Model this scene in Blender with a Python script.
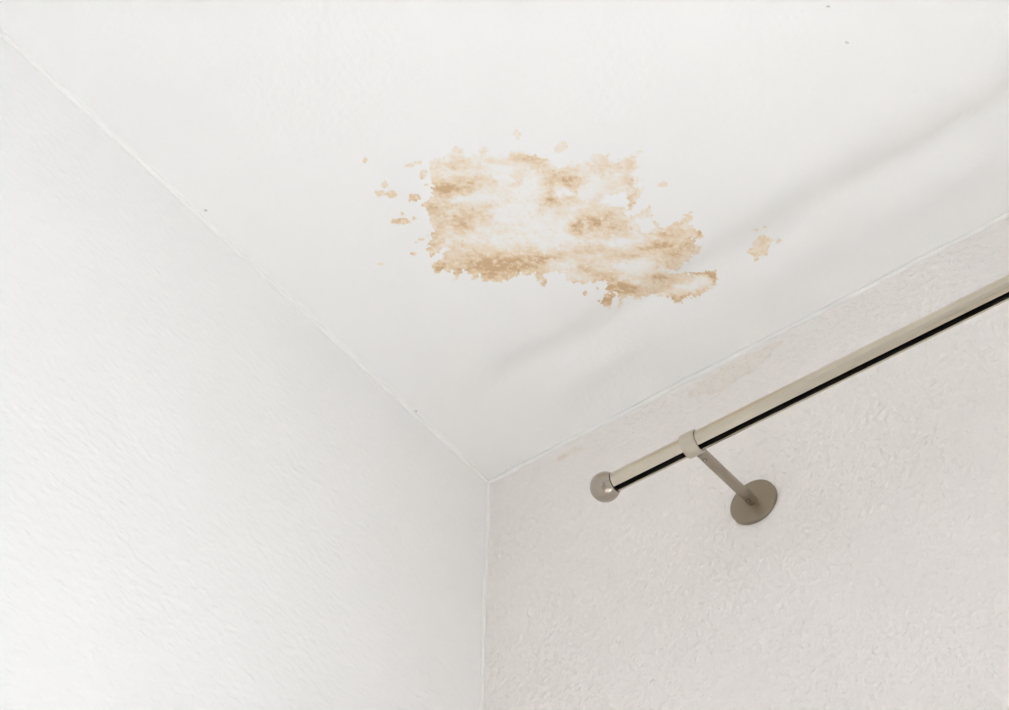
import bpy, bmesh, math
import numpy as np
from mathutils import Vector, Matrix

for o in list(bpy.data.objects):
    bpy.data.objects.remove(o, do_unlink=True)
scene = bpy.context.scene
C = scene.collection
W, H = 1009, 710
F = 1600.0                       # focal length in pixels
CEIL = 2.5                       # ceiling height; the corner stands at x = 0, y = 0
D = 1.93                         # camera to corner, metres

# ------------------------------------------------------------------ camera
R = np.array([[0.79719495, 0.60346462, 0.0176257],
              [0.44145766, -0.60259677, 0.66482498],
              [0.41181955, -0.52221412, -0.74679119]])
T = np.array([0.45349414, -0.56238024, -0.69142717]) * D + np.array([0, 0, CEIL])
cam_data = bpy.data.cameras.new('camera')
cam = bpy.data.objects.new('camera', cam_data)
C.objects.link(cam)
cam_data.sensor_fit = 'HORIZONTAL'
cam_data.sensor_width = 36.0
cam_data.lens = F * 36.0 / W
cam_data.clip_start = 0.02
m = Matrix(R.T.tolist()).to_4x4()
m.translation = Vector(T.tolist())
cam.matrix_world = m
scene.camera = cam

# ------------------------------------------------------------------ light: daylight through the window of the right-hand wall
EXPOSURE = 0.54
SKY = 5.0
SUN = 21.0
WX0, WX1, WZ0, WZ1 = 0.62, 1.92, 0.84, 1.70      # window opening in wall_right
WALL_T = 0.20                                     # wall thickness
world = bpy.data.worlds.new('overcast_sky')
scene.world = world
world.use_nodes = True
bg = world.node_tree.nodes['Background']
bg.inputs[0].default_value = (0.865, 0.935, 1.0, 1)
bg.inputs[1].default_value = SKY
RX, RY = 2.7, -3.3                                # room: x 0..RX, y RY..0
BACK_T = 0.2
def portal(x0, x1, z0, z1, y, rx):
    pl = bpy.data.lights.new('window_portal', 'AREA')
    pl.shape = 'RECTANGLE'
    pl.size, pl.size_y = x1 - x0, z1 - z0
    pl.cycles.is_portal = True                    # guides the sampling of the sky, gives no light itself
    po = bpy.data.objects.new('window_portal', pl)
    C.objects.link(po)
    po.location = ((x0 + x1) / 2, y, (z0 + z1) / 2)
    po.rotation_euler = (math.radians(rx), 0, 0)
portal(WX0, WX1, WZ0, WZ1, WALL_T + 0.01, -90)
sl = bpy.data.lights.new('hazy_sun', 'SUN')
sl.energy = SUN
sl.angle = math.radians(4)
sl.color = (0.95, 0.974, 1.0)
so = bpy.data.objects.new('hazy_sun', sl)
C.objects.link(so)
so.rotation_euler = Vector((-0.05, -0.60, -1.0)).to_track_quat('-Z', 'Y').to_euler()   # steep noon sun onto the window sill
scene.view_settings.view_transform = 'Standard'
scene.view_settings.look = 'None'
scene.view_settings.gamma = 1.0
scene.view_settings.use_curve_mapping = False
scene.view_settings.exposure = EXPOSURE
scene.cycles.max_bounces = 16
scene.cycles.diffuse_bounces = 14
scene.cycles.glossy_bounces = 6
scene.cycles.use_denoising = True

# ------------------------------------------------------------------ helpers
def ray(u, v):
    d = R.T @ np.array([(u - W / 2) / F, -(v - H / 2) / F, -1.0])
    return d / np.linalg.norm(d)

def hit(u, v, axis, val):
    d = ray(u, v)
    return T + (val - T[axis]) / d[axis] * d

def project(P):
    q = (P - T) @ R.T
    return np.stack([W / 2 + F * q[:, 0] / -q[:, 2], H / 2 - F * q[:, 1] / -q[:, 2]], 1)

def obj(name, bm, mat, parent=None, smooth=False):
    if isinstance(bm, bpy.types.Mesh):
        me = bm
    else:
        me = bpy.data.meshes.new(name)
        bm.normal_update()
        bm.to_mesh(me)
        bm.free()
    me.name = name
    if smooth:
        for p in me.polygons:
            p.use_smooth = True
    if mat is not None and not me.materials:
        me.materials.append(mat)
    o = bpy.data.objects.new(name, me)
    C.objects.link(o)
    if parent is not None:
        o.parent = parent
    return o

def empty(name, loc):
    o = bpy.data.objects.new(name, None)
    o.empty_display_size = 0.02
    C.objects.link(o)
    o.location = loc
    return o

def tag(o, label, cat=None, kind=None, group=None):
    o['label'] = label
    if cat: o['category'] = cat
    if kind: o['kind'] = kind
    if group: o['group'] = group
    return o

def box(bm, x0, x1, y0, y1, z0, z1):
    v = [bm.verts.new((x, y, z)) for z in (z0, z1) for y in (y0, y1) for x in (x0, x1)]
    for f in ((0, 2, 3, 1), (4, 5, 7, 6), (0, 1, 5, 4), (2, 6, 7, 3), (0, 4, 6, 2), (1, 3, 7, 5)):
        bm.faces.new([v[i] for i in f])

def bevel(bm, w, seg=2):
    bmesh.ops.bevel(bm, geom=bm.edges[:], offset=w, segments=seg, affect='EDGES', profile=0.5)

def lathe(bm, prof, axis_from, axis_dir, n=64, closed=False):
    """revolve prof [(along, radius)] about an axis"""
    a = Vector(axis_dir).normalized()
    u = a.orthogonal().normalized()
    w = a.cross(u)
    o = Vector(axis_from)
    rings = []
    for (s, r) in prof:
        if r < 1e-7:
            rings.append([bm.verts.new(o + a * s)])
        else:
            rings.append([bm.verts.new(o + a * s + (u * math.cos(2 * math.pi * k / n) + w * math.sin(2 * math.pi * k / n)) * r) for k in range(n)])
    pairs = list(zip(rings[:-1], rings[1:]))
    if closed:
        pairs.append((rings[-1], rings[0]))
    for A, B in pairs:
        for k in range(n):
            k2 = (k + 1) % n
            if len(A) == 1 and len(B) == 1:
                continue
            if len(A) == 1:
                bm.faces.new((A[0], B[k2], B[k]))
            elif len(B) == 1:
                bm.faces.new((A[k], A[k2], B[0]))
            else:
                bm.faces.new((A[k], A[k2], B[k2], B[k]))
    bmesh.ops.recalc_face_normals(bm, faces=bm.faces[:])

def smooth_by_angle(o, deg=35):
    me = o.data
    b = bmesh.new(); b.from_mesh(me)
    for f in b.faces: f.smooth = True
    for e in b.edges:
        if len(e.link_faces) == 2 and e.calc_face_angle(0) > math.radians(deg):
            e.smooth = False
    b.to_mesh(me); b.free()

# numpy value noise
_rng = np.random.default_rng(7)
_tab = _rng.random((256, 256))
def vnoise(x, y, seed=0):
    x = x + seed * 17.31; y = y + seed * 9.17
    xi = np.floor(x).astype(int); yi = np.floor(y).astype(int)
    fx = x - xi; fy = y - yi
    fx = fx * fx * (3 - 2 * fx); fy = fy * fy * (3 - 2 * fy)
    a = _tab[xi % 256, yi % 256]; b = _tab[(xi + 1) % 256, yi % 256]
    c = _tab[xi % 256, (yi + 1) % 256]; d = _tab[(xi + 1) % 256, (yi + 1) % 256]
    return (a * (1 - fx) + b * fx) * (1 - fy) + (c * (1 - fx) + d * fx) * fy
def fbm(x, y, octaves=4, seed=0, gain=0.5):
    s = 0; a = 1; t = 0
    for k in range(octaves):
        s = s + a * vnoise(x * 2 ** k, y * 2 ** k, seed + k * 3); t += a; a *= gain
    return s / t * 2 - 1

# ------------------------------------------------------------------ materials
def new_mat(name):
    mt = bpy.data.materials.new(name)
    mt.use_nodes = True
    nt = mt.node_tree
    return mt, nt, nt.nodes['Principled BSDF']

def paint(name, col, fine=150.0, strength=0.5, dist=0.0008, stretch=(1, 1, 1), stain=None):
    """matt wall paint over a rolled plaster texture; stain = colour ramp driven by the mesh's 'stain_amount'"""
    mt, nt, b = new_mat(name)
    N, L = nt.nodes, nt.links
    geo = N.new('ShaderNodeNewGeometry')
    mp = N.new('ShaderNodeMapping'); mp.inputs['Scale'].default_value = stretch
    L.new(geo.outputs['Position'], mp.inputs['Vector'])
    n1 = N.new('ShaderNodeTexNoise'); n1.inputs['Scale'].default_value = fine
    n1.inputs['Detail'].default_value = 2.0; n1.inputs['Roughness'].default_value = 0.45
    L.new(mp.outputs[0], n1.inputs['Vector'])
    n2 = N.new('ShaderNodeTexNoise'); n2.inputs['Scale'].default_value = fine * 0.3
    n2.inputs['Detail'].default_value = 2.0
    L.new(mp.outputs[0], n2.inputs['Vector'])
    # lumps: only the tops of the noise stand proud
    mr = N.new('ShaderNodeMapRange'); mr.interpolation_type = 'SMOOTHSTEP'
    mr.inputs['From Min'].default_value = 0.30; mr.inputs['From Max'].default_value = 0.80
    L.new(n1.outputs['Fac'], mr.inputs['Value'])
    add = N.new('ShaderNodeMath'); add.operation = 'MULTIPLY_ADD'
    L.new(n2.outputs['Fac'], add.inputs[0]); add.inputs[1].default_value = 1.2
    L.new(mr.outputs[0], add.inputs[2])
    bp = N.new('ShaderNodeBump'); bp.inputs['Strength'].default_value = strength
    bp.inputs['Distance'].default_value = dist
    L.new(add.outputs[0], bp.inputs['Height'])
    L.new(bp.outputs[0], b.inputs['Normal'])
    # slight unevenness of the paint itself
    n3 = N.new('ShaderNodeTexNoise'); n3.inputs['Scale'].default_value = 9.0
    n3.inputs['Detail'].default_value = 4.0
    L.new(geo.outputs['Position'], n3.inputs['Vector'])
    mx = N.new('ShaderNodeMix'); mx.data_type = 'RGBA'
    mx.inputs[6].default_value = (*[c * 0.985 for c in col], 1); mx.inputs[7].default_value = (*[min(1, c * 1.01) for c in col], 1)
    L.new(n3.outputs['Fac'], mx.inputs[0])
    out = mx.outputs[2]
    if stain:
        at = N.new('ShaderNodeAttribute'); at.attribute_name = 'stain_amount'
        rp = N.new('ShaderNodeValToRGB')
        el = rp.color_ramp.elements
        el[0].position = 0.0; el[0].color = (1, 1, 1, 1)
        el[1].position = 1.0; el[1].color = (*stain[-1][1], 1)
        for pos, c in stain[:-1]:
            e = el.new(pos); e.color = (*c, 1)
        L.new(at.outputs['Fac'], rp.inputs[0])
        mu = N.new('ShaderNodeMix'); mu.data_type = 'RGBA'; mu.blend_type = 'MULTIPLY'
        mu.inputs[0].default_value = 1.0
        L.new(out, mu.inputs[6]); L.new(rp.outputs[0], mu.inputs[7])
        out = mu.outputs[2]
    L.new(out, b.inputs['Base Color'])
    b.inputs['Roughness'].default_value = 0.85
    b.inputs['Specular IOR Level'].default_value = 0.25
    return mt

def metal(name, col, rough, aniso_noise=0.0, scale=400.0):
    mt, nt, b = new_mat(name)
    N, L = nt.nodes, nt.links
    b.inputs['Metallic'].default_value = 1.0
    geo = N.new('ShaderNodeNewGeometry')
    n = N.new('ShaderNodeTexNoise'); n.inputs['Scale'].default_value = scale; n.inputs['Detail'].default_value = 2.0
    L.new(geo.outputs['Position'], n.inputs['Vector'])
    mr = N.new('ShaderNodeMapRange')
    mr.inputs['To Min'].default_value = rough * 0.9; mr.inputs['To Max'].default_value = rough * 1.1
    L.new(n.outputs['Fac'], mr.inputs['Value']); L.new(mr.outputs[0], b.inputs['Roughness'])
    mx = N.new('ShaderNodeMix'); mx.data_type = 'RGBA'
    mx.inputs[6].default_value = (*[c * 0.96 for c in col], 1); mx.inputs[7].default_value = (*[min(1, c * 1.04) for c in col], 1)
    L.new(n.outputs['Fac'], mx.inputs[0]); L.new(mx.outputs[2], b.inputs['Base Color'])
    return mt

def plain(name, col, rough=0.6, vary=0.1, scale=30.0):
    mt, nt, b = new_mat(name)
    N, L = nt.nodes, nt.links
    n = N.new('ShaderNodeTexNoise'); n.inputs['Scale'].default_value = scale; n.inputs['Detail'].default_value = 4.0
    geo = N.new('ShaderNodeNewGeometry'); L.new(geo.outputs['Position'], n.inputs['Vector'])
    mx = N.new('ShaderNodeMix'); mx.data_type = 'RGBA'
    mx.inputs[6].default_value = (*[c * (1 - vary) for c in col], 1); mx.inputs[7].default_value = (*[min(1, c * (1 + vary)) for c in col], 1)
    L.new(n.outputs['Fac'], mx.inputs[0]); L.new(mx.outputs[2], b.inputs['Base Color'])
    b.inputs['Roughness'].default_value = rough
    return mt

WHITE = (0.924, 0.923, 0.921)
STAIN = [(0.12, (0.985, 0.945, 0.885)), (0.35, (0.95, 0.825, 0.67)), (0.65, (0.865, 0.685, 0.475)), (1.0, (0.72, 0.49, 0.28))]
M_ceil = paint('ceiling_paint', WHITE, fine=130, strength=0.25)
M_stain = paint('stained_ceiling_paint', WHITE, fine=130, strength=0.25, stain=STAIN)
M_left = paint('left_wall_paint', WHITE, fine=120, strength=0.8, dist=0.0008, stretch=(1, 0.75, 1.3))
M_right = paint('right_wall_paint', (0.938, 0.902, 0.882), fine=125, strength=1.0, dist=0.0015)
M_rstain = paint('stained_wall_paint', (0.938, 0.902, 0.882), fine=125, strength=1.0, dist=0.0015,
                 stain=[(0.3, (0.965, 0.945, 0.90)), (0.7, (0.90, 0.84, 0.75)), (1.0, (0.74, 0.63, 0.50))])
M_dirt = paint('ceiling_dirt', WHITE, fine=130, strength=0.25, stain=[(0.5, (0.72, 0.70, 0.66)), (1.0, (0.4, 0.38, 0.35))])
M_bead = paint('caulk_paint', (0.945, 0.94, 0.93), fine=220, strength=0.2)
M_rod = metal('satin_nickel', (0.59, 0.53, 0.43), 0.22)
M_ball = metal('satin_nickel_ball', (0.42, 0.37, 0.315), 0.24)
M_ring = metal('matt_nickel', (0.60, 0.545, 0.455), 0.40)
M_brk = metal('bronze_nickel', (0.32, 0.27, 0.205), 0.42)
M_post = metal('brushed_nickel', (0.41, 0.36, 0.295), 0.36)
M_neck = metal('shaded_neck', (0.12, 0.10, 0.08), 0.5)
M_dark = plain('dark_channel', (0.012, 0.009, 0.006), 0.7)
M_screw = metal('screw_steel', (0.30, 0.25, 0.20), 0.3)
M_floor = plain('pale_floor', (0.78, 0.74, 0.69), 0.4, 0.25, 6.0)
M_frame = plain('white_window_frame', (0.8, 0.8, 0.79), 0.4, 0.02)
M_door = plain('white_door', (0.85, 0.85, 0.84), 0.45, 0.02, 12.0)
M_panel = plain('dark_reflected_panel', (0.03, 0.028, 0.025), 0.3, 0.3, 12.0)  # near-black, gives the ball finial something dark to reflect
M_glass, nt, b = new_mat('window_glass')
N, L = nt.nodes, nt.links
tr = N.new('ShaderNodeBsdfTransparent'); gl = N.new('ShaderNodeBsdfGlossy'); gl.inputs['Roughness'].default_value = 0.02
fr = N.new('ShaderNodeMixShader'); fr.inputs[0].default_value = 0.06
L.new(tr.outputs[0], fr.inputs[1]); L.new(gl.outputs[0], fr.inputs[2])
L.new(fr.outputs[0], N['Material Output'].inputs['Surface']); N.remove(b)

# ------------------------------------------------------------------ the room
t_ = BACK_T
bm = bmesh.new(); box(bm, -t_, RX + t_, RY - t_, WALL_T, -0.15, 0.0)
tag(obj('floor', bm, M_floor), 'pale wooden floor of the room below the view', kind='structure')
bm = bmesh.new(); box(bm, -t_, RX + t_, RY - t_, WALL_T, CEIL, CEIL + t_)
ceiling = tag(obj('ceiling', bm, M_ceil), 'white painted ceiling with brown water stain near the corner', kind='structure')
bm = bmesh.new(); box(bm, -t_, 0, RY - t_, WALL_T, 0, CEIL)
wall_left = tag(obj('wall_left', bm, M_left), 'bright white plaster wall on the left of the corner', kind='structure')
bm = bmesh.new()
box(bm, 0, WX0, 0, WALL_T, 0, CEIL); box(bm, WX1, RX, 0, WALL_T, 0, CEIL)
box(bm, WX0, WX1, 0, WALL_T, 0, WZ0); box(bm, WX0, WX1, 0, WALL_T, WZ1, CEIL)
wall_right = tag(obj('wall_right', bm, M_right), 'off-white textured plaster wall carrying the curtain rod', kind='structure')
bm = bmesh.new(); box(bm, RX, RX + t_, RY - t_, WALL_T, 0, CEIL)
tag(obj('wall_side', bm, M_left), 'white plaster wall behind the viewer on the right', kind='structure')
DX0, DX1, DZ1 = 1.15, 2.05, 2.02
bm = bmesh.new()
box(bm, 0, DX0, RY - t_, RY, 0, CEIL)
box(bm, DX1, RX, RY - t_, RY, 0, CEIL); box(bm, DX0, DX1, RY - t_, RY, DZ1, CEIL)
tag(obj('wall_back', bm, M_left), 'white plaster wall behind the viewer with the added door', kind='structure')

# unseen door, added so its dark panels reflect in the ball finial
bm = bmesh.new(); box(bm, DX0 + .005, DX1 - .005, RY - .12, RY - .07, 0.004, DZ1 - .005); bevel(bm, .004)
door = tag(obj('added_door', bm, M_door), 'added white door behind the viewer, dark panels to reflect in the ball', kind='structure')
for z0, z1 in ((0.18, 0.95), (1.12, 1.86)):
    bm = bmesh.new(); box(bm, DX0 + .14, DX1 - .14, RY - .07, RY - .06, z0, z1); bevel(bm, .005)
    obj('reflection_panel', bm, M_panel, door)
bm = bmesh.new(); lathe(bm, [(0, 0), (0, .012), (.05, .012), (.052, .025), (.07, .027), (.08, .018), (.082, 0)], (DX0 + .07, RY - .07, 1.03), (0, 1, 0), 24)
obj('door_knob', bm, M_ring, door, True)

# windows
FW = 0.05
def make_window(name, x0, x1, z0, z1, ya, yb, yi, label):
    """frame between ya and yb, sill running to yi inside the room"""
    bm = bmesh.new()
    box(bm, x0, x0 + FW, ya, yb, z0, z1); box(bm, x1 - FW, x1, ya, yb, z0, z1)
    box(bm, x0 + FW, x1 - FW, ya, yb, z0, z0 + FW); box(bm, x0 + FW, x1 - FW, ya, yb, z1 - FW, z1)
    xm = (x0 + x1) / 2
    box(bm, xm - .045, xm + .045, ya, yb, z0 + FW, z1 - FW)
    w = tag(obj(name, bm, M_frame), label, kind='structure')
    yc = (ya + yb) / 2
    for a, c in ((x0 + FW, xm - .045), (xm + .045, x1 - FW)):
        bm = bmesh.new(); box(bm, a, c, yc - .003, yc + .003, z0 + FW, z1 - FW)
        obj('pane', bm, M_glass, w)
    bm = bmesh.new(); yf = ya if ya > yi else yb
    bm.free(); bm = bmesh.new(); box(bm, x0 - .03, x1 + .03, min(yi, yf), max(yi, yf), z0 - .03, z0 + .002); bevel(bm, .004)
    obj('window_sill', bm, M_frame, w)
make_window('window_1', WX0, WX1, WZ0, WZ1, WALL_T - .06, WALL_T - .005, -.04, 'white framed window below the curtain rod letting in daylight')

# caulk beads in the three edges of the corner, slightly uneven
def bead(name, axis, length, label, seed, off0):
    n = 420; k = 8
    verts = []; faces = []
    s = np.concatenate([np.linspace(0, 1.2, n - 20), np.linspace(1.25, length, 20)])
    w1 = fbm(s * 9, s * 0 + seed, 3, seed) * 0.0011
    w2 = fbm(s * 9, s * 0 + seed + 40, 3, seed + 5) * 0.0011
    rr = 0.0033 + fbm(s * 30, s * 0 + seed + 80, 3, seed + 9) * 0.0008
    for i in range(n):
        for j in range(k):
            a = 2 * math.pi * j / k
            p = off0 + w1[i] + rr[i] * math.cos(a)
            q = off0 + w2[i] + rr[i] * math.sin(a)
            if axis == 'y':   v = (p, -s[i], CEIL - q)
            elif axis == 'x': v = (s[i], -p, CEIL - q)
            else:             v = (p, -q, CEIL - s[i])
            verts.append(v)
    for i in range(n - 1):
        for j in range(k):
            j2 = (j + 1) % k
            faces.append((i * k + j, i * k + j2, (i + 1) * k + j2, (i + 1) * k + j))
    me = bpy.data.meshes.new(name); me.from_pydata(verts, [], faces); me.update()
    b_ = bmesh.new(); b_.from_mesh(me); bmesh.ops.recalc_face_normals(b_, faces=b_.faces[:]); b_.to_mesh(me); b_.free()
    return tag(obj(name, me, M_bead, None, True), label, kind='structure')
bead('trim_1', 'y', -RY, 'white caulk seam between ceiling and left wall', 2, 0.0006)
bead('trim_2', 'x', RX, 'white caulk seam between ceiling and right wall', 5, 0.0006)
bead('trim_3', 'z', CEIL, 'white caulk seam down the vertical wall corner', 11, 0.0004)

# ------------------------------------------------------------------ water stains (worked out on the ceiling plane)
def seg_sdf(P, poly):
    """signed distance, positive inside"""
    n = len(poly)
    d2 = np.full(len(P), 1e9); inside = np.zeros(len(P), bool)
    for i in range(n):
        a = poly[i]; b_ = poly[(i + 1) % n]
        e = b_ - a; w = P - a
        tt = np.clip((w @ e) / max(e @ e, 1e-9), 0, 1)
        q = w - tt[:, None] * e
        d2 = np.minimum(d2, (q ** 2).sum(1))
        c = ((a[1] <= P[:, 1]) & (b_[1] > P[:, 1])) | ((b_[1] <= P[:, 1]) & (a[1] > P[:, 1]))
        if e[1] != 0:
            xs = a[0] + (P[:, 1] - a[1]) / e[1] * e[0]
            inside ^= c & (P[:, 0] < xs)
    d = np.sqrt(d2)
    return np.where(inside, d, -d)

def blob(P, cx, cy, rx, ry, ang=0.0):
    c, s = math.cos(math.radians(ang)), math.sin(math.radians(ang))
    x = P[:, 0] - cx; y = P[:, 1] - cy
    u = (c * x + s * y) / rx; v = (-s * x + c * y) / ry
    return np.exp(-(u * u + v * v) * 0.9)

def patch(name, plane, px_bounds, fn, step, mat, parent, label=None, lift=0.0003):
    """mesh of the cells of a plane where fn(pixel) says there is stain; fn returns (mask value > 0, density)"""
    x0, y0, x1, y1 = px_bounds
    axis, val = (2, CEIL - lift) if plane == 'ceiling' else (1, -lift)
    cs = np.array([hit(u, v, axis, val) for u in (x0, x1) for v in (y0, y1)])
    oth = 1 if plane == 'ceiling' else 2
    a = np.arange(cs[:, 0].min(), cs[:, 0].max(), step); b_ = np.arange(cs[:, oth].min(), cs[:, oth].max(), step)
    A, B = np.meshgrid(a, b_, indexing='ij')
    P = np.zeros((A.size, 3)); P[:, 0] = A.ravel(); P[:, oth] = B.ravel(); P[:, axis] = val
    px = project(P)
    mask, den = fn(px)
    ok = (mask > 0).reshape(A.shape)
    cell = ok[:-1, :-1] & ok[1:, :-1] & ok[1:, 1:] & ok[:-1, 1:]
    ii, jj = np.nonzero(cell)
    nb = len(b_)
    q = np.stack([ii * nb + jj, (ii + 1) * nb + jj, (ii + 1) * nb + jj + 1, ii * nb + jj + 1], 1)
    if plane == 'ceiling':
        q = q[:, ::-1]
    used, inv = np.unique(q.ravel(), return_inverse=True)
    me = bpy.data.meshes.new(name)
    nv, nf = len(used), len(q)
    me.vertices.add(nv); me.vertices.foreach_set('co', P[used].astype(np.float32).ravel())
    me.loops.add(nf * 4); me.loops.foreach_set('vertex_index', inv.astype(np.int32).ravel())
    me.polygons.add(nf); me.polygons.foreach_set('loop_start', (np.arange(nf) * 4).astype(np.int32))
    me.update(calc_edges=True)
    at = me.attributes.new('stain_amount', 'FLOAT', 'POINT')
    at.data.foreach_set('value', np.clip(den[used], 0, 1).astype(np.float32))
    o = obj(name, me, mat, parent)
    if label: o['label'] = label
    return o

# outline of the large stain, and its darker and paler areas (survey coordinates: x = 400 + u / 2.968, y = 120 + v / 2.968)
SV = 2.968
OUT = [(82,128),(105,114),(140,108),(152,88),(163,72),(184,84),(198,108),(232,104),(240,76),(262,80),(268,98),(300,108),(330,92),(360,90),(385,98),(405,97),
 (420,115),(433,108),(450,125),(470,138),(490,142),(512,122),(535,128),(560,120),(575,103),(610,94),(622,102),(624,115),(650,120),(682,102),(716,84),
 (722,92),(706,108),(704,128),(716,140),(704,152),(690,166),(726,170),(724,178),(698,184),(690,204),(706,200),(722,206),(712,222),(698,246),(682,272),(670,266),
 (676,240),(668,214),(650,220),(610,222),(604,240),(622,256),(660,258),(680,284),(706,276),(742,258),(754,264),(728,288),(700,300),(712,322),(738,332),(756,322),
 (756,306),(766,308),(776,326),(800,304),(835,295),(862,276),(874,284),(864,308),(886,330),(904,330),(907,343),(886,350),(872,352),(890,374),
 (886,395),(866,410),(846,428),(824,440),(796,444),(800,453),(850,456),(880,454),(914,444),(940,450),(946,468),(936,478),(942,492),(930,500),(895,514),(875,525),
 (850,528),(836,541),(814,543),(798,528),(770,520),(740,525),(715,531),(690,527),(666,530),(656,556),(644,550),(652,522),(641,508),(632,530),(626,562),(611,552),
 (592,546),(582,534),(606,528),(620,508),(606,480),(580,482),(560,478),(542,492),(526,482),(516,492),(504,486),(498,468),(490,450),(470,452),(450,455),
 (428,456),(438,480),(421,489),(409,472),(400,455),(380,461),(360,456),(332,470),(302,483),(270,480),(246,476),(236,460),(226,478),(205,462),(190,450),(172,470),
 (156,480),(160,456),(145,454),(126,446),(114,460),(95,452),(98,430),(114,420),(132,396),(142,382),(124,380),(110,395),(95,401),(78,388),(84,360),(94,334),(100,322),
 (90,300),(76,272),(66,256),(84,236),(100,206),(94,186),(90,165),(84,145)]
DARK = [(135,205,42,20,5,.80),(205,190,45,17,-8,.50),(120,262,45,28,0,.50),(205,288,72,26,-8,.42),(186,320,24,14,0,.45),(104,362,24,38,0,.55),(160,132,34,13,0,.30),
 (112,440,18,14,0,.75),(235,425,110,34,0,.62),(335,432,85,24,-5,.72),(440,404,48,10,-4,.55),(422,474,14,14,0,.55),(370,112,50,16,12,.40),(404,112,25,14,30,.35),(345,180,12,22,35,.42),
 (438,215,18,36,20,.62),(512,182,22,20,40,.60),(476,236,40,11,5,.58),(470,165,55,20,20,.32),(600,130,45,18,0,.25),(688,120,14,40,50,.25),(683,182,11,11,0,.50),
 (690,235,9,22,20,.45),(515,326,18,12,-15,.50),(545,318,40,14,-20,.50),(585,290,52,18,-10,.42),(612,312,46,34,0,.28),(655,322,30,26,0,.30),(590,395,90,18,-5,.26),(550,440,14,12,0,.40),
 (605,465,46,18,10,.45),(632,505,36,30,0,.72),(685,505,52,20,0,.55),(622,545,14,12,0,.60),(592,536,14,10,0,.55),(650,548,8,10,0,.6),(785,362,44,28,-10,.52),(835,392,46,26,-35,.55),(835,318,28,18,-20,.36),
 (720,392,60,10,-14,.45),(768,470,22,36,0,.40),(815,532,24,12,0,.72),(886,514,44,9,-18,.55),(920,458,26,11,10,.75),(872,458,40,6,0,.45),(936,488,9,18,0,.6),(800,480,50,26,0,.28),(895,338,12,9,0,.55),(520,488,24,8,0,.45)]
PALE = [(318,182,36,28,0,.35),(372,215,36,40,0,.35),(165,237,36,9,0,.30),(335,268,56,22,-10,.35),(400,310,80,26,10,.45),(455,352,60,26,-5,.45),(310,352,40,16,0,.35),
 (485,213,22,9,20,.75),(645,366,44,16,-5,.45),(698,312,34,20,0,.35),(690,430,70,18,0,.35),(520,402,26,8,0,.2),(868,490,46,11,-10,.45),(280,150,40,18,0,.20),
 (560,205,50,30,0,.25),(480,432,40,12,0,.30),(775,440,18,9,0,.40),(640,180,40,40,0,.10),(225,230,60,8,-5,.2),(120,110,30,10,0,.1)]
OUTP = np.array(OUT, float)
def main_stain(px):
    Q = (px - np.array([400, 120])) * SV
    d = seg_sdf(Q, OUTP) / SV                                   # pixels, positive inside
    x, y = px[:, 0], px[:, 1]
    wob = fbm(x / 7, y / 6, 3, 1) * 2.8 + fbm(x / 3.0, y / 2.4, 3, 21, 0.7) * 4.6
    dd = d + wob
    up = np.clip((215 - y) / 60, 0, 1) * np.clip((x - 440) / 40, 0, 1)   # the top edge fades out softly
    base = 0.165 + 0.07 * fbm(x / 30, y / 16, 3, 4)
    Qw = Q + np.stack([fbm(x / 11, y / 8, 4, 90, 0.6) * 26, fbm(x / 11, y / 8, 4, 95, 0.6) * 15], 1)
    den = base
    for (cx, cy, rx, ry, an, am) in DARK:
        den = den + am * 0.80 * blob(Qw, cx, cy, rx * 1.1, ry * 1.1, an)
    for (cx, cy, rx, ry, an, am) in PALE:
        den = den - am * 0.55 * blob(Qw, cx, cy, rx, ry, an)
    den = np.maximum(den, 0.05)
    streak = fbm((x + y * 0.35) / 11, (y - x * 0.22) / 5.0, 5, 8, 0.62)
    mott = fbm(x / 3.0, y / 2.4, 3, 13, 0.6)
    fine_ = fbm((x + y * 0.3) / 4.2, (y - x * 0.2) / 2.4, 4, 17, 0.7)
    den = den * (1 + 0.70 * streak + 0.75 * fine_) + 0.05 * streak + 0.05 * mott + 0.05 * fine_
    spots = np.clip(vnoise(x / 2.6, y / 2.2, 33) - 0.76, 0, 1) * 1.5
    den = den + spots * (0.3 + 0.7 * vnoise(x / 18, y / 14, 40))
    lowedge = np.clip((y - 150) / 90, 0.15, 1)
    rim = np.exp(-np.clip(dd, 0, 99) / 2.6) * lowedge
    den = den + 0.20 * rim * (0.5 + vnoise(x / 10, y / 10, 50))
    fade = np.clip(dd / 5.0, 0, 1)
    den = np.where(up > 0, den * (1 - up * 0.75 * (1 - fade)), den)
    den = np.clip(den, 0.02, 0.98)
    return dd, den

patch('water_stain', 'ceiling', (405, 128, 728, 318), main_stain, 0.00062, M_stain, ceiling,
      'large blotchy tan water stain with ragged edges')

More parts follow.
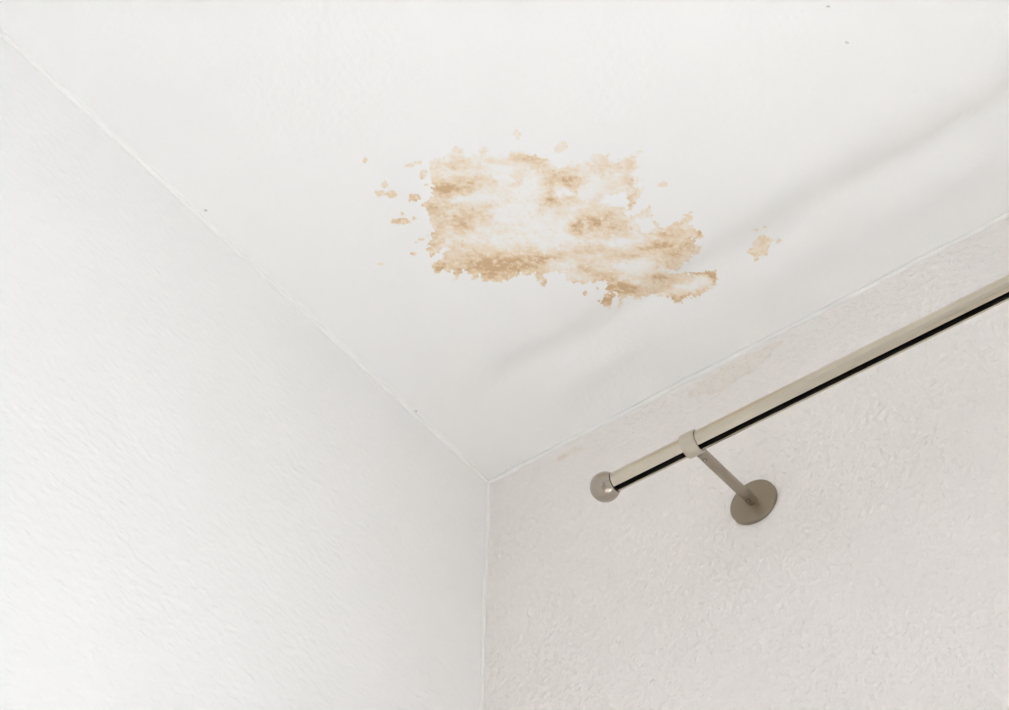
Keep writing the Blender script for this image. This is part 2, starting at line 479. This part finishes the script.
def spot_fn(cx, cy, rx, ry, ang, den, seed, poly=None):
    def fn(px):
        x, y = px[:, 0], px[:, 1]
        if poly is not None:
            d = seg_sdf(px, poly)
        else:
            c, s = math.cos(math.radians(ang)), math.sin(math.radians(ang))
            u = (c * (x - cx) + s * (y - cy)) / rx; v = (-s * (x - cx) + c * (y - cy)) / ry
            d = (1 - np.sqrt(u * u + v * v)) * min(rx, ry)
        dd = d + fbm(x / 2.2, y / 1.9, 3, seed, 0.7) * min(2.4, 0.85 * min(rx, ry))
        dn = den * (0.9 + 0.9 * fbm(x / 3, y / 3, 3, seed + 2, 0.7)) + 0.16 * np.exp(-np.clip(dd, 0, 9) / 1.2)
        return dd, np.clip(dn, 0.03, 0.95)
    return fn
SPOTS = [  # cx, cy, rx, ry, angle, density
 (517,134,3.4,5.5,0,.16),(561,147,8,5,-35,.15),(365,160,2.4,3.8,0,.35),(384.8,184.7,3.6,3.4,20,.42),(380.6,193.4,5.6,2.9,10,.38),(391.8,194,5.4,4.2,0,.42),
 (414,197.6,6.2,4.4,0,.60),(409.8,165.6,5.6,2.2,-5,.22),(417.3,162.6,4.4,2,-5,.20),(423.3,174.4,3.4,5.2,20,.34),(426.5,184.7,3.2,1.6,10,.30),
 (400.8,221.2,10.5,3.5,2,.55),(402.2,213.7,2.4,2.2,0,.32),(414,218.2,2.3,2.2,0,.42),(412.9,253.3,3.4,2.1,0,.55),(421.6,239.4,3.6,1.4,5,.35),
 (416.3,242.4,2.2,1.4,-20,.25),(380.8,263.8,3.2,1.7,0,.16),(424,205,2.4,2.4,0,.40),(663.2,184.4,5,2.8,0,.20),
 (584.7,293,2.8,2.5,-40,.70),(597.2,288,2.6,1.6,0,.42),(778.7,240.8,3,3,0,.40),(756,230,3.2,1.5,0,.28),(765.4,227.2,2.4,2,0,.30),(652,215.5,3,1.6,-30,.2)]
for i, s in enumerate(SPOTS):
    r = max(s[2], s[3]) + 3
    patch('stain_spot', 'ceiling', (s[0] - r, s[1] - r, s[0] + r, s[1] + r), spot_fn(*s, 100 + i), 0.0005, M_stain, ceiling, lift=0.0005)
RP = np.array([(170,510),(205,460),(270,430),(290,350),(380,250),(470,230),(550,280),(604,320),(570,400),(530,425),(510,570),(440,560),(370,600),(330,670),(300,640),(280,560),(230,545),(180,535)], float) / 15.78 + np.array([735, 220])
patch('stain_spot', 'ceiling', (742, 230, 778, 266), spot_fn(760, 247, 12, 12, 0, .42, 140, RP), 0.0005, M_stain, ceiling,
      'small separate tan stain patch right of the large one')

# faint tide marks on the right wall just below the ceiling
def wall_tide(px):
    x, y = px[:, 0], px[:, 1]
    poly = np.array([(20,600),(130,500),(210,440),(290,380),(360,340),(430,315),(520,275),(600,225),(660,180),(760,150),(840,105),(930,70),(1000,30),(1000,70),(900,140),(850,215),(760,290),
                     (690,370),(560,430),(440,520),(340,580),(240,612),(170,590),(110,635),(40,625)], float) / 10.09 + np.array([685, 335])
    d = seg_sdf(px, poly)
    dd = d + fbm(x / 5, y / 4, 3, 61) * 1.6
    dn = 0.16 + 0.10 * fbm(x / 8, y / 6, 3, 62)
    lines = np.abs(fbm(x / 9, y / 9, 3, 63))
    dn = dn + 0.34 * np.exp(-(lines / 0.06) ** 2) * vnoise(x / 14, y / 14, 64) + 0.30 * np.exp(-np.clip(dd, 0, 9) / 1.1) * (0.2 + vnoise(x / 8, y / 8, 65))
    return dd, np.clip(dn, 0.02, 0.9)
patch('tide_mark', 'wall', (684, 335, 786, 402), wall_tide, 0.0006, M_rstain, wall_right, 'faint beige tide mark just under the ceiling')
def small_tide(px):
    x, y = px[:, 0], px[:, 1]
    g = 1.0 * blob(px, 562, 457.5, 5.5, 2.6, -30) + 0.5 * blob(px, 573, 451, 8, 3, -28) + 0.35 * blob(px, 580, 448.5, 5, 2.5, -10)
    g = g * (0.75 + 0.6 * fbm(x / 3, y / 3, 3, 66))
    return g - 0.10, np.clip(g * 0.8 - 0.06, 0.01, 0.8)
patch('tide_mark', 'wall', (545, 438, 592, 470), small_tide, 0.0006, M_rstain, wall_right, 'tiny ochre mark under the ceiling near the corner')

# hairline crack in the right wall, behind the rod
def crack(px):
    x, y = px[:, 0], px[:, 1]
    cx = 930 + fbm(y / 12, y * 0, 3, 81) * 4 - (y - 300) * 0.09
    d = 0.45 - np.abs(x - cx) + fbm(x / 3, y / 3, 2, 82) * 0.25
    return d, np.full(len(x), 0.55)
patch('hairline_crack', 'wall', (918, 282, 940, 362), crack, 0.0004, M_rstain, wall_right, 'faint vertical hairline crack')
# tiny specks of dirt on the ceiling
for i, (u, v) in enumerate(((205.5, 210.5), (415.5, 411.5), (846.5, 42.5), (828, 6.5))):
    patch('dirt_speck', 'ceiling', (u - 4, v - 4, u + 4, v + 4), spot_fn(u, v, 1.7, 1.3, 0, .45, 200 + i), 0.0004, M_dirt, ceiling)

# ------------------------------------------------------------------ curtain rod, slotted underneath, with ball ends
YR, ZR = -0.060 * D, CEIL - 0.1206 * D
pb = hit(605.3, 487.3, 1, YR)
pe = hit(692, 443.6, 1, YR)
XB, XRING = float(pb[0]), float(pe[0])
XEND = 2.30
RR = 0.0101
BR = 0.0154
rod = empty('curtain_rod', (XB, YR, ZR))
tag(rod, 'satin nickel curtain rod with a dark slot underneath and a ball end', 'curtain rod')
def arc_tube(x0, x1, r_out, r_in, a0, a1, n=72):
    """tube along x whose section runs from angle a0 to a1 (degrees, 0 = into the room, -90 = down)"""
    bm = bmesh.new()
    A = [math.radians(a0 + (a1 - a0) * k / n) for k in range(n + 1)]
    sec = [(r_out * math.cos(a), r_out * math.sin(a)) for a in A] + [(r_in * math.cos(a), r_in * math.sin(a)) for a in reversed(A)]
    e0 = [bm.verts.new((x0, -c, s)) for c, s in sec]; e1 = [bm.verts.new((x1, -c, s)) for c, s in sec]
    k = len(sec)
    for i in range(k):
        j = (i + 1) % k
        bm.faces.new((e0[i], e0[j], e1[j], e1[i]))
    for e in (e0, e1):
        for i in range(n):
            bm.faces.new((e[i], e[i + 1], e[k - 2 - i], e[k - 1 - i]))
    bmesh.ops.recalc_face_normals(bm, faces=bm.faces[:])
    return bm
SLOT, HALF = -86.5, 18.0
tube = obj('tube', arc_tube(0.0100, XEND - XB - 0.0100, RR, RR - 0.0013, SLOT + HALF, SLOT + 360 - HALF), M_rod, rod)
smooth_by_angle(tube)
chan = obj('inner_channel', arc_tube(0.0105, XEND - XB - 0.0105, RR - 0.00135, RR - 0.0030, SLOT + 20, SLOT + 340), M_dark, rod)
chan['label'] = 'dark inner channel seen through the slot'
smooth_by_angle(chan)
def ball(x, sgn):
    bm = bmesh.new()
    cut = math.acos(0.0102 / BR)           # where the tube enters the ball
    a1 = math.pi - math.asin(RR / BR) * 0.985
    prof = [(-BR * math.cos(a1 * k / 48), BR * math.sin(a1 * k / 48)) for k in range(49)]
    prof.append((prof[-1][0] + .0001, 0.0))
    lathe(bm, prof, (x, 0, 0), (sgn, 0, 0), 72)
    o = obj('ball_finial', bm, M_ball, rod); smooth_by_angle(o)
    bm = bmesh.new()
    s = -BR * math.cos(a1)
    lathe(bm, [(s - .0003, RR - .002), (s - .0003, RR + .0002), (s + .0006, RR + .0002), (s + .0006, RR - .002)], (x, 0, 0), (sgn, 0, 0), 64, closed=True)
    q = obj('seam_shade', bm, M_dark, o); smooth_by_angle(q)  # near-black ring stands in for the contact shadow along the seam
    return o
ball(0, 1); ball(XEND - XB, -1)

# ------------------------------------------------------------------ wall brackets
def make_bracket(xr, xd, zd, label):
    """ring round the rod at xr, post to a round plate on the wall at xd, zd"""
    root = empty('curtain_rod_bracket', (xd, 0, zd))
    tag(root, label, 'bracket', group='curtain rod brackets')
    O = Vector((xd, 0, zd))
    rc = Vector((xr, YR, ZR)) - O
    ro, ri, hl = 0.01235, 0.01045, 0.0080
    c = 0.0007
    bm = bmesh.new()
    lathe(bm, [(-hl, ri), (-hl, ro - c), (-hl + c * .4, ro - c * .3), (-hl + c, ro), (hl - c, ro), (hl - c * .4, ro - c * .3), (hl, ro - c), (hl, ri)], rc, (1, 0, 0), 72, closed=True)
    ring = obj('ring', bm, M_ring, root); smooth_by_angle(ring, 50)
    bm = bmesh.new()                                # dark filler painted as the shadow in the gap between ring and rod
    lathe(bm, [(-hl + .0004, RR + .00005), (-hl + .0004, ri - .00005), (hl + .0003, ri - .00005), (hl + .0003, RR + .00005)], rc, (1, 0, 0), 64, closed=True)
    obj('gap_shade', bm, M_dark, ring)
    # post from the plate to the ring
    base = Vector((0, -0.0048, 0)); d = (rc - base); Ln = d.length; d.normalize()
    pr = 0.0056
    end = Ln - ro - 0.0012
    bm = bmesh.new()
    lathe(bm, [(0, 0), (0, pr), (end - .0008, pr), (end, pr - .0008), (end, 0)], base, d, 48)
    post = obj('post', bm, M_post, root); smooth_by_angle(post)
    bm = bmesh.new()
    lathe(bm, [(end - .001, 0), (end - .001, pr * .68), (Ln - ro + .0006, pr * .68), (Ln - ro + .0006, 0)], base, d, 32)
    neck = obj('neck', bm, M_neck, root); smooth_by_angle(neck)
    # round plate on the wall
    pR, pT = 0.0262, 0.0048
    bm = bmesh.new()
    lathe(bm, [(0, 0), (0, pR), (pT - .0009, pR), (pT - .0003, pR - .0003), (pT, pR - .0010), (pT, 0)], (0, 0, 0), (0, -1, 0), 96)
    plate = obj('wall_plate', bm, M_brk, root); smooth_by_angle(plate, 30)
    # grub screws on the side of the post towards the viewer
    side = Vector((-.07, 0, -1.0)); side = (side - d * side.dot(d)).normalized()
    for s_, r_ in ((0.0085, .0017), (end - .0085, .0016)):
        bm = bmesh.new()
        p0 = base + d * s_ + side * (pr - .0012)
        lathe(bm, [(0, 0), (0, r_ * 1.35), (.00135, r_ * 1.35), (.00135, 0)], p0, side, 20)
        obj('screw_hole', bm, M_neck, post)
        bm = bmesh.new()
        lathe(bm, [(.001, 0), (.001, r_ * .9), (.0016, r_ * .8), (.0018, r_ * .5), (.0018, 0)], p0, side, 20)
        q = obj('grub_screw', bm, M_ring, post); smooth_by_angle(q)
    return root
pd = hit(752.2, 500.6, 1, -0.0048)
make_bracket(XRING, float(pd[0]), float(pd[2]), 'round-plated metal wall bracket holding the curtain rod near its ball end by the corner')
make_bracket(XEND - (XRING - XB), XEND - (float(pd[0]) - XB), float(pd[2]), 'round-plated metal wall bracket holding the curtain rod at its other end beyond the window')
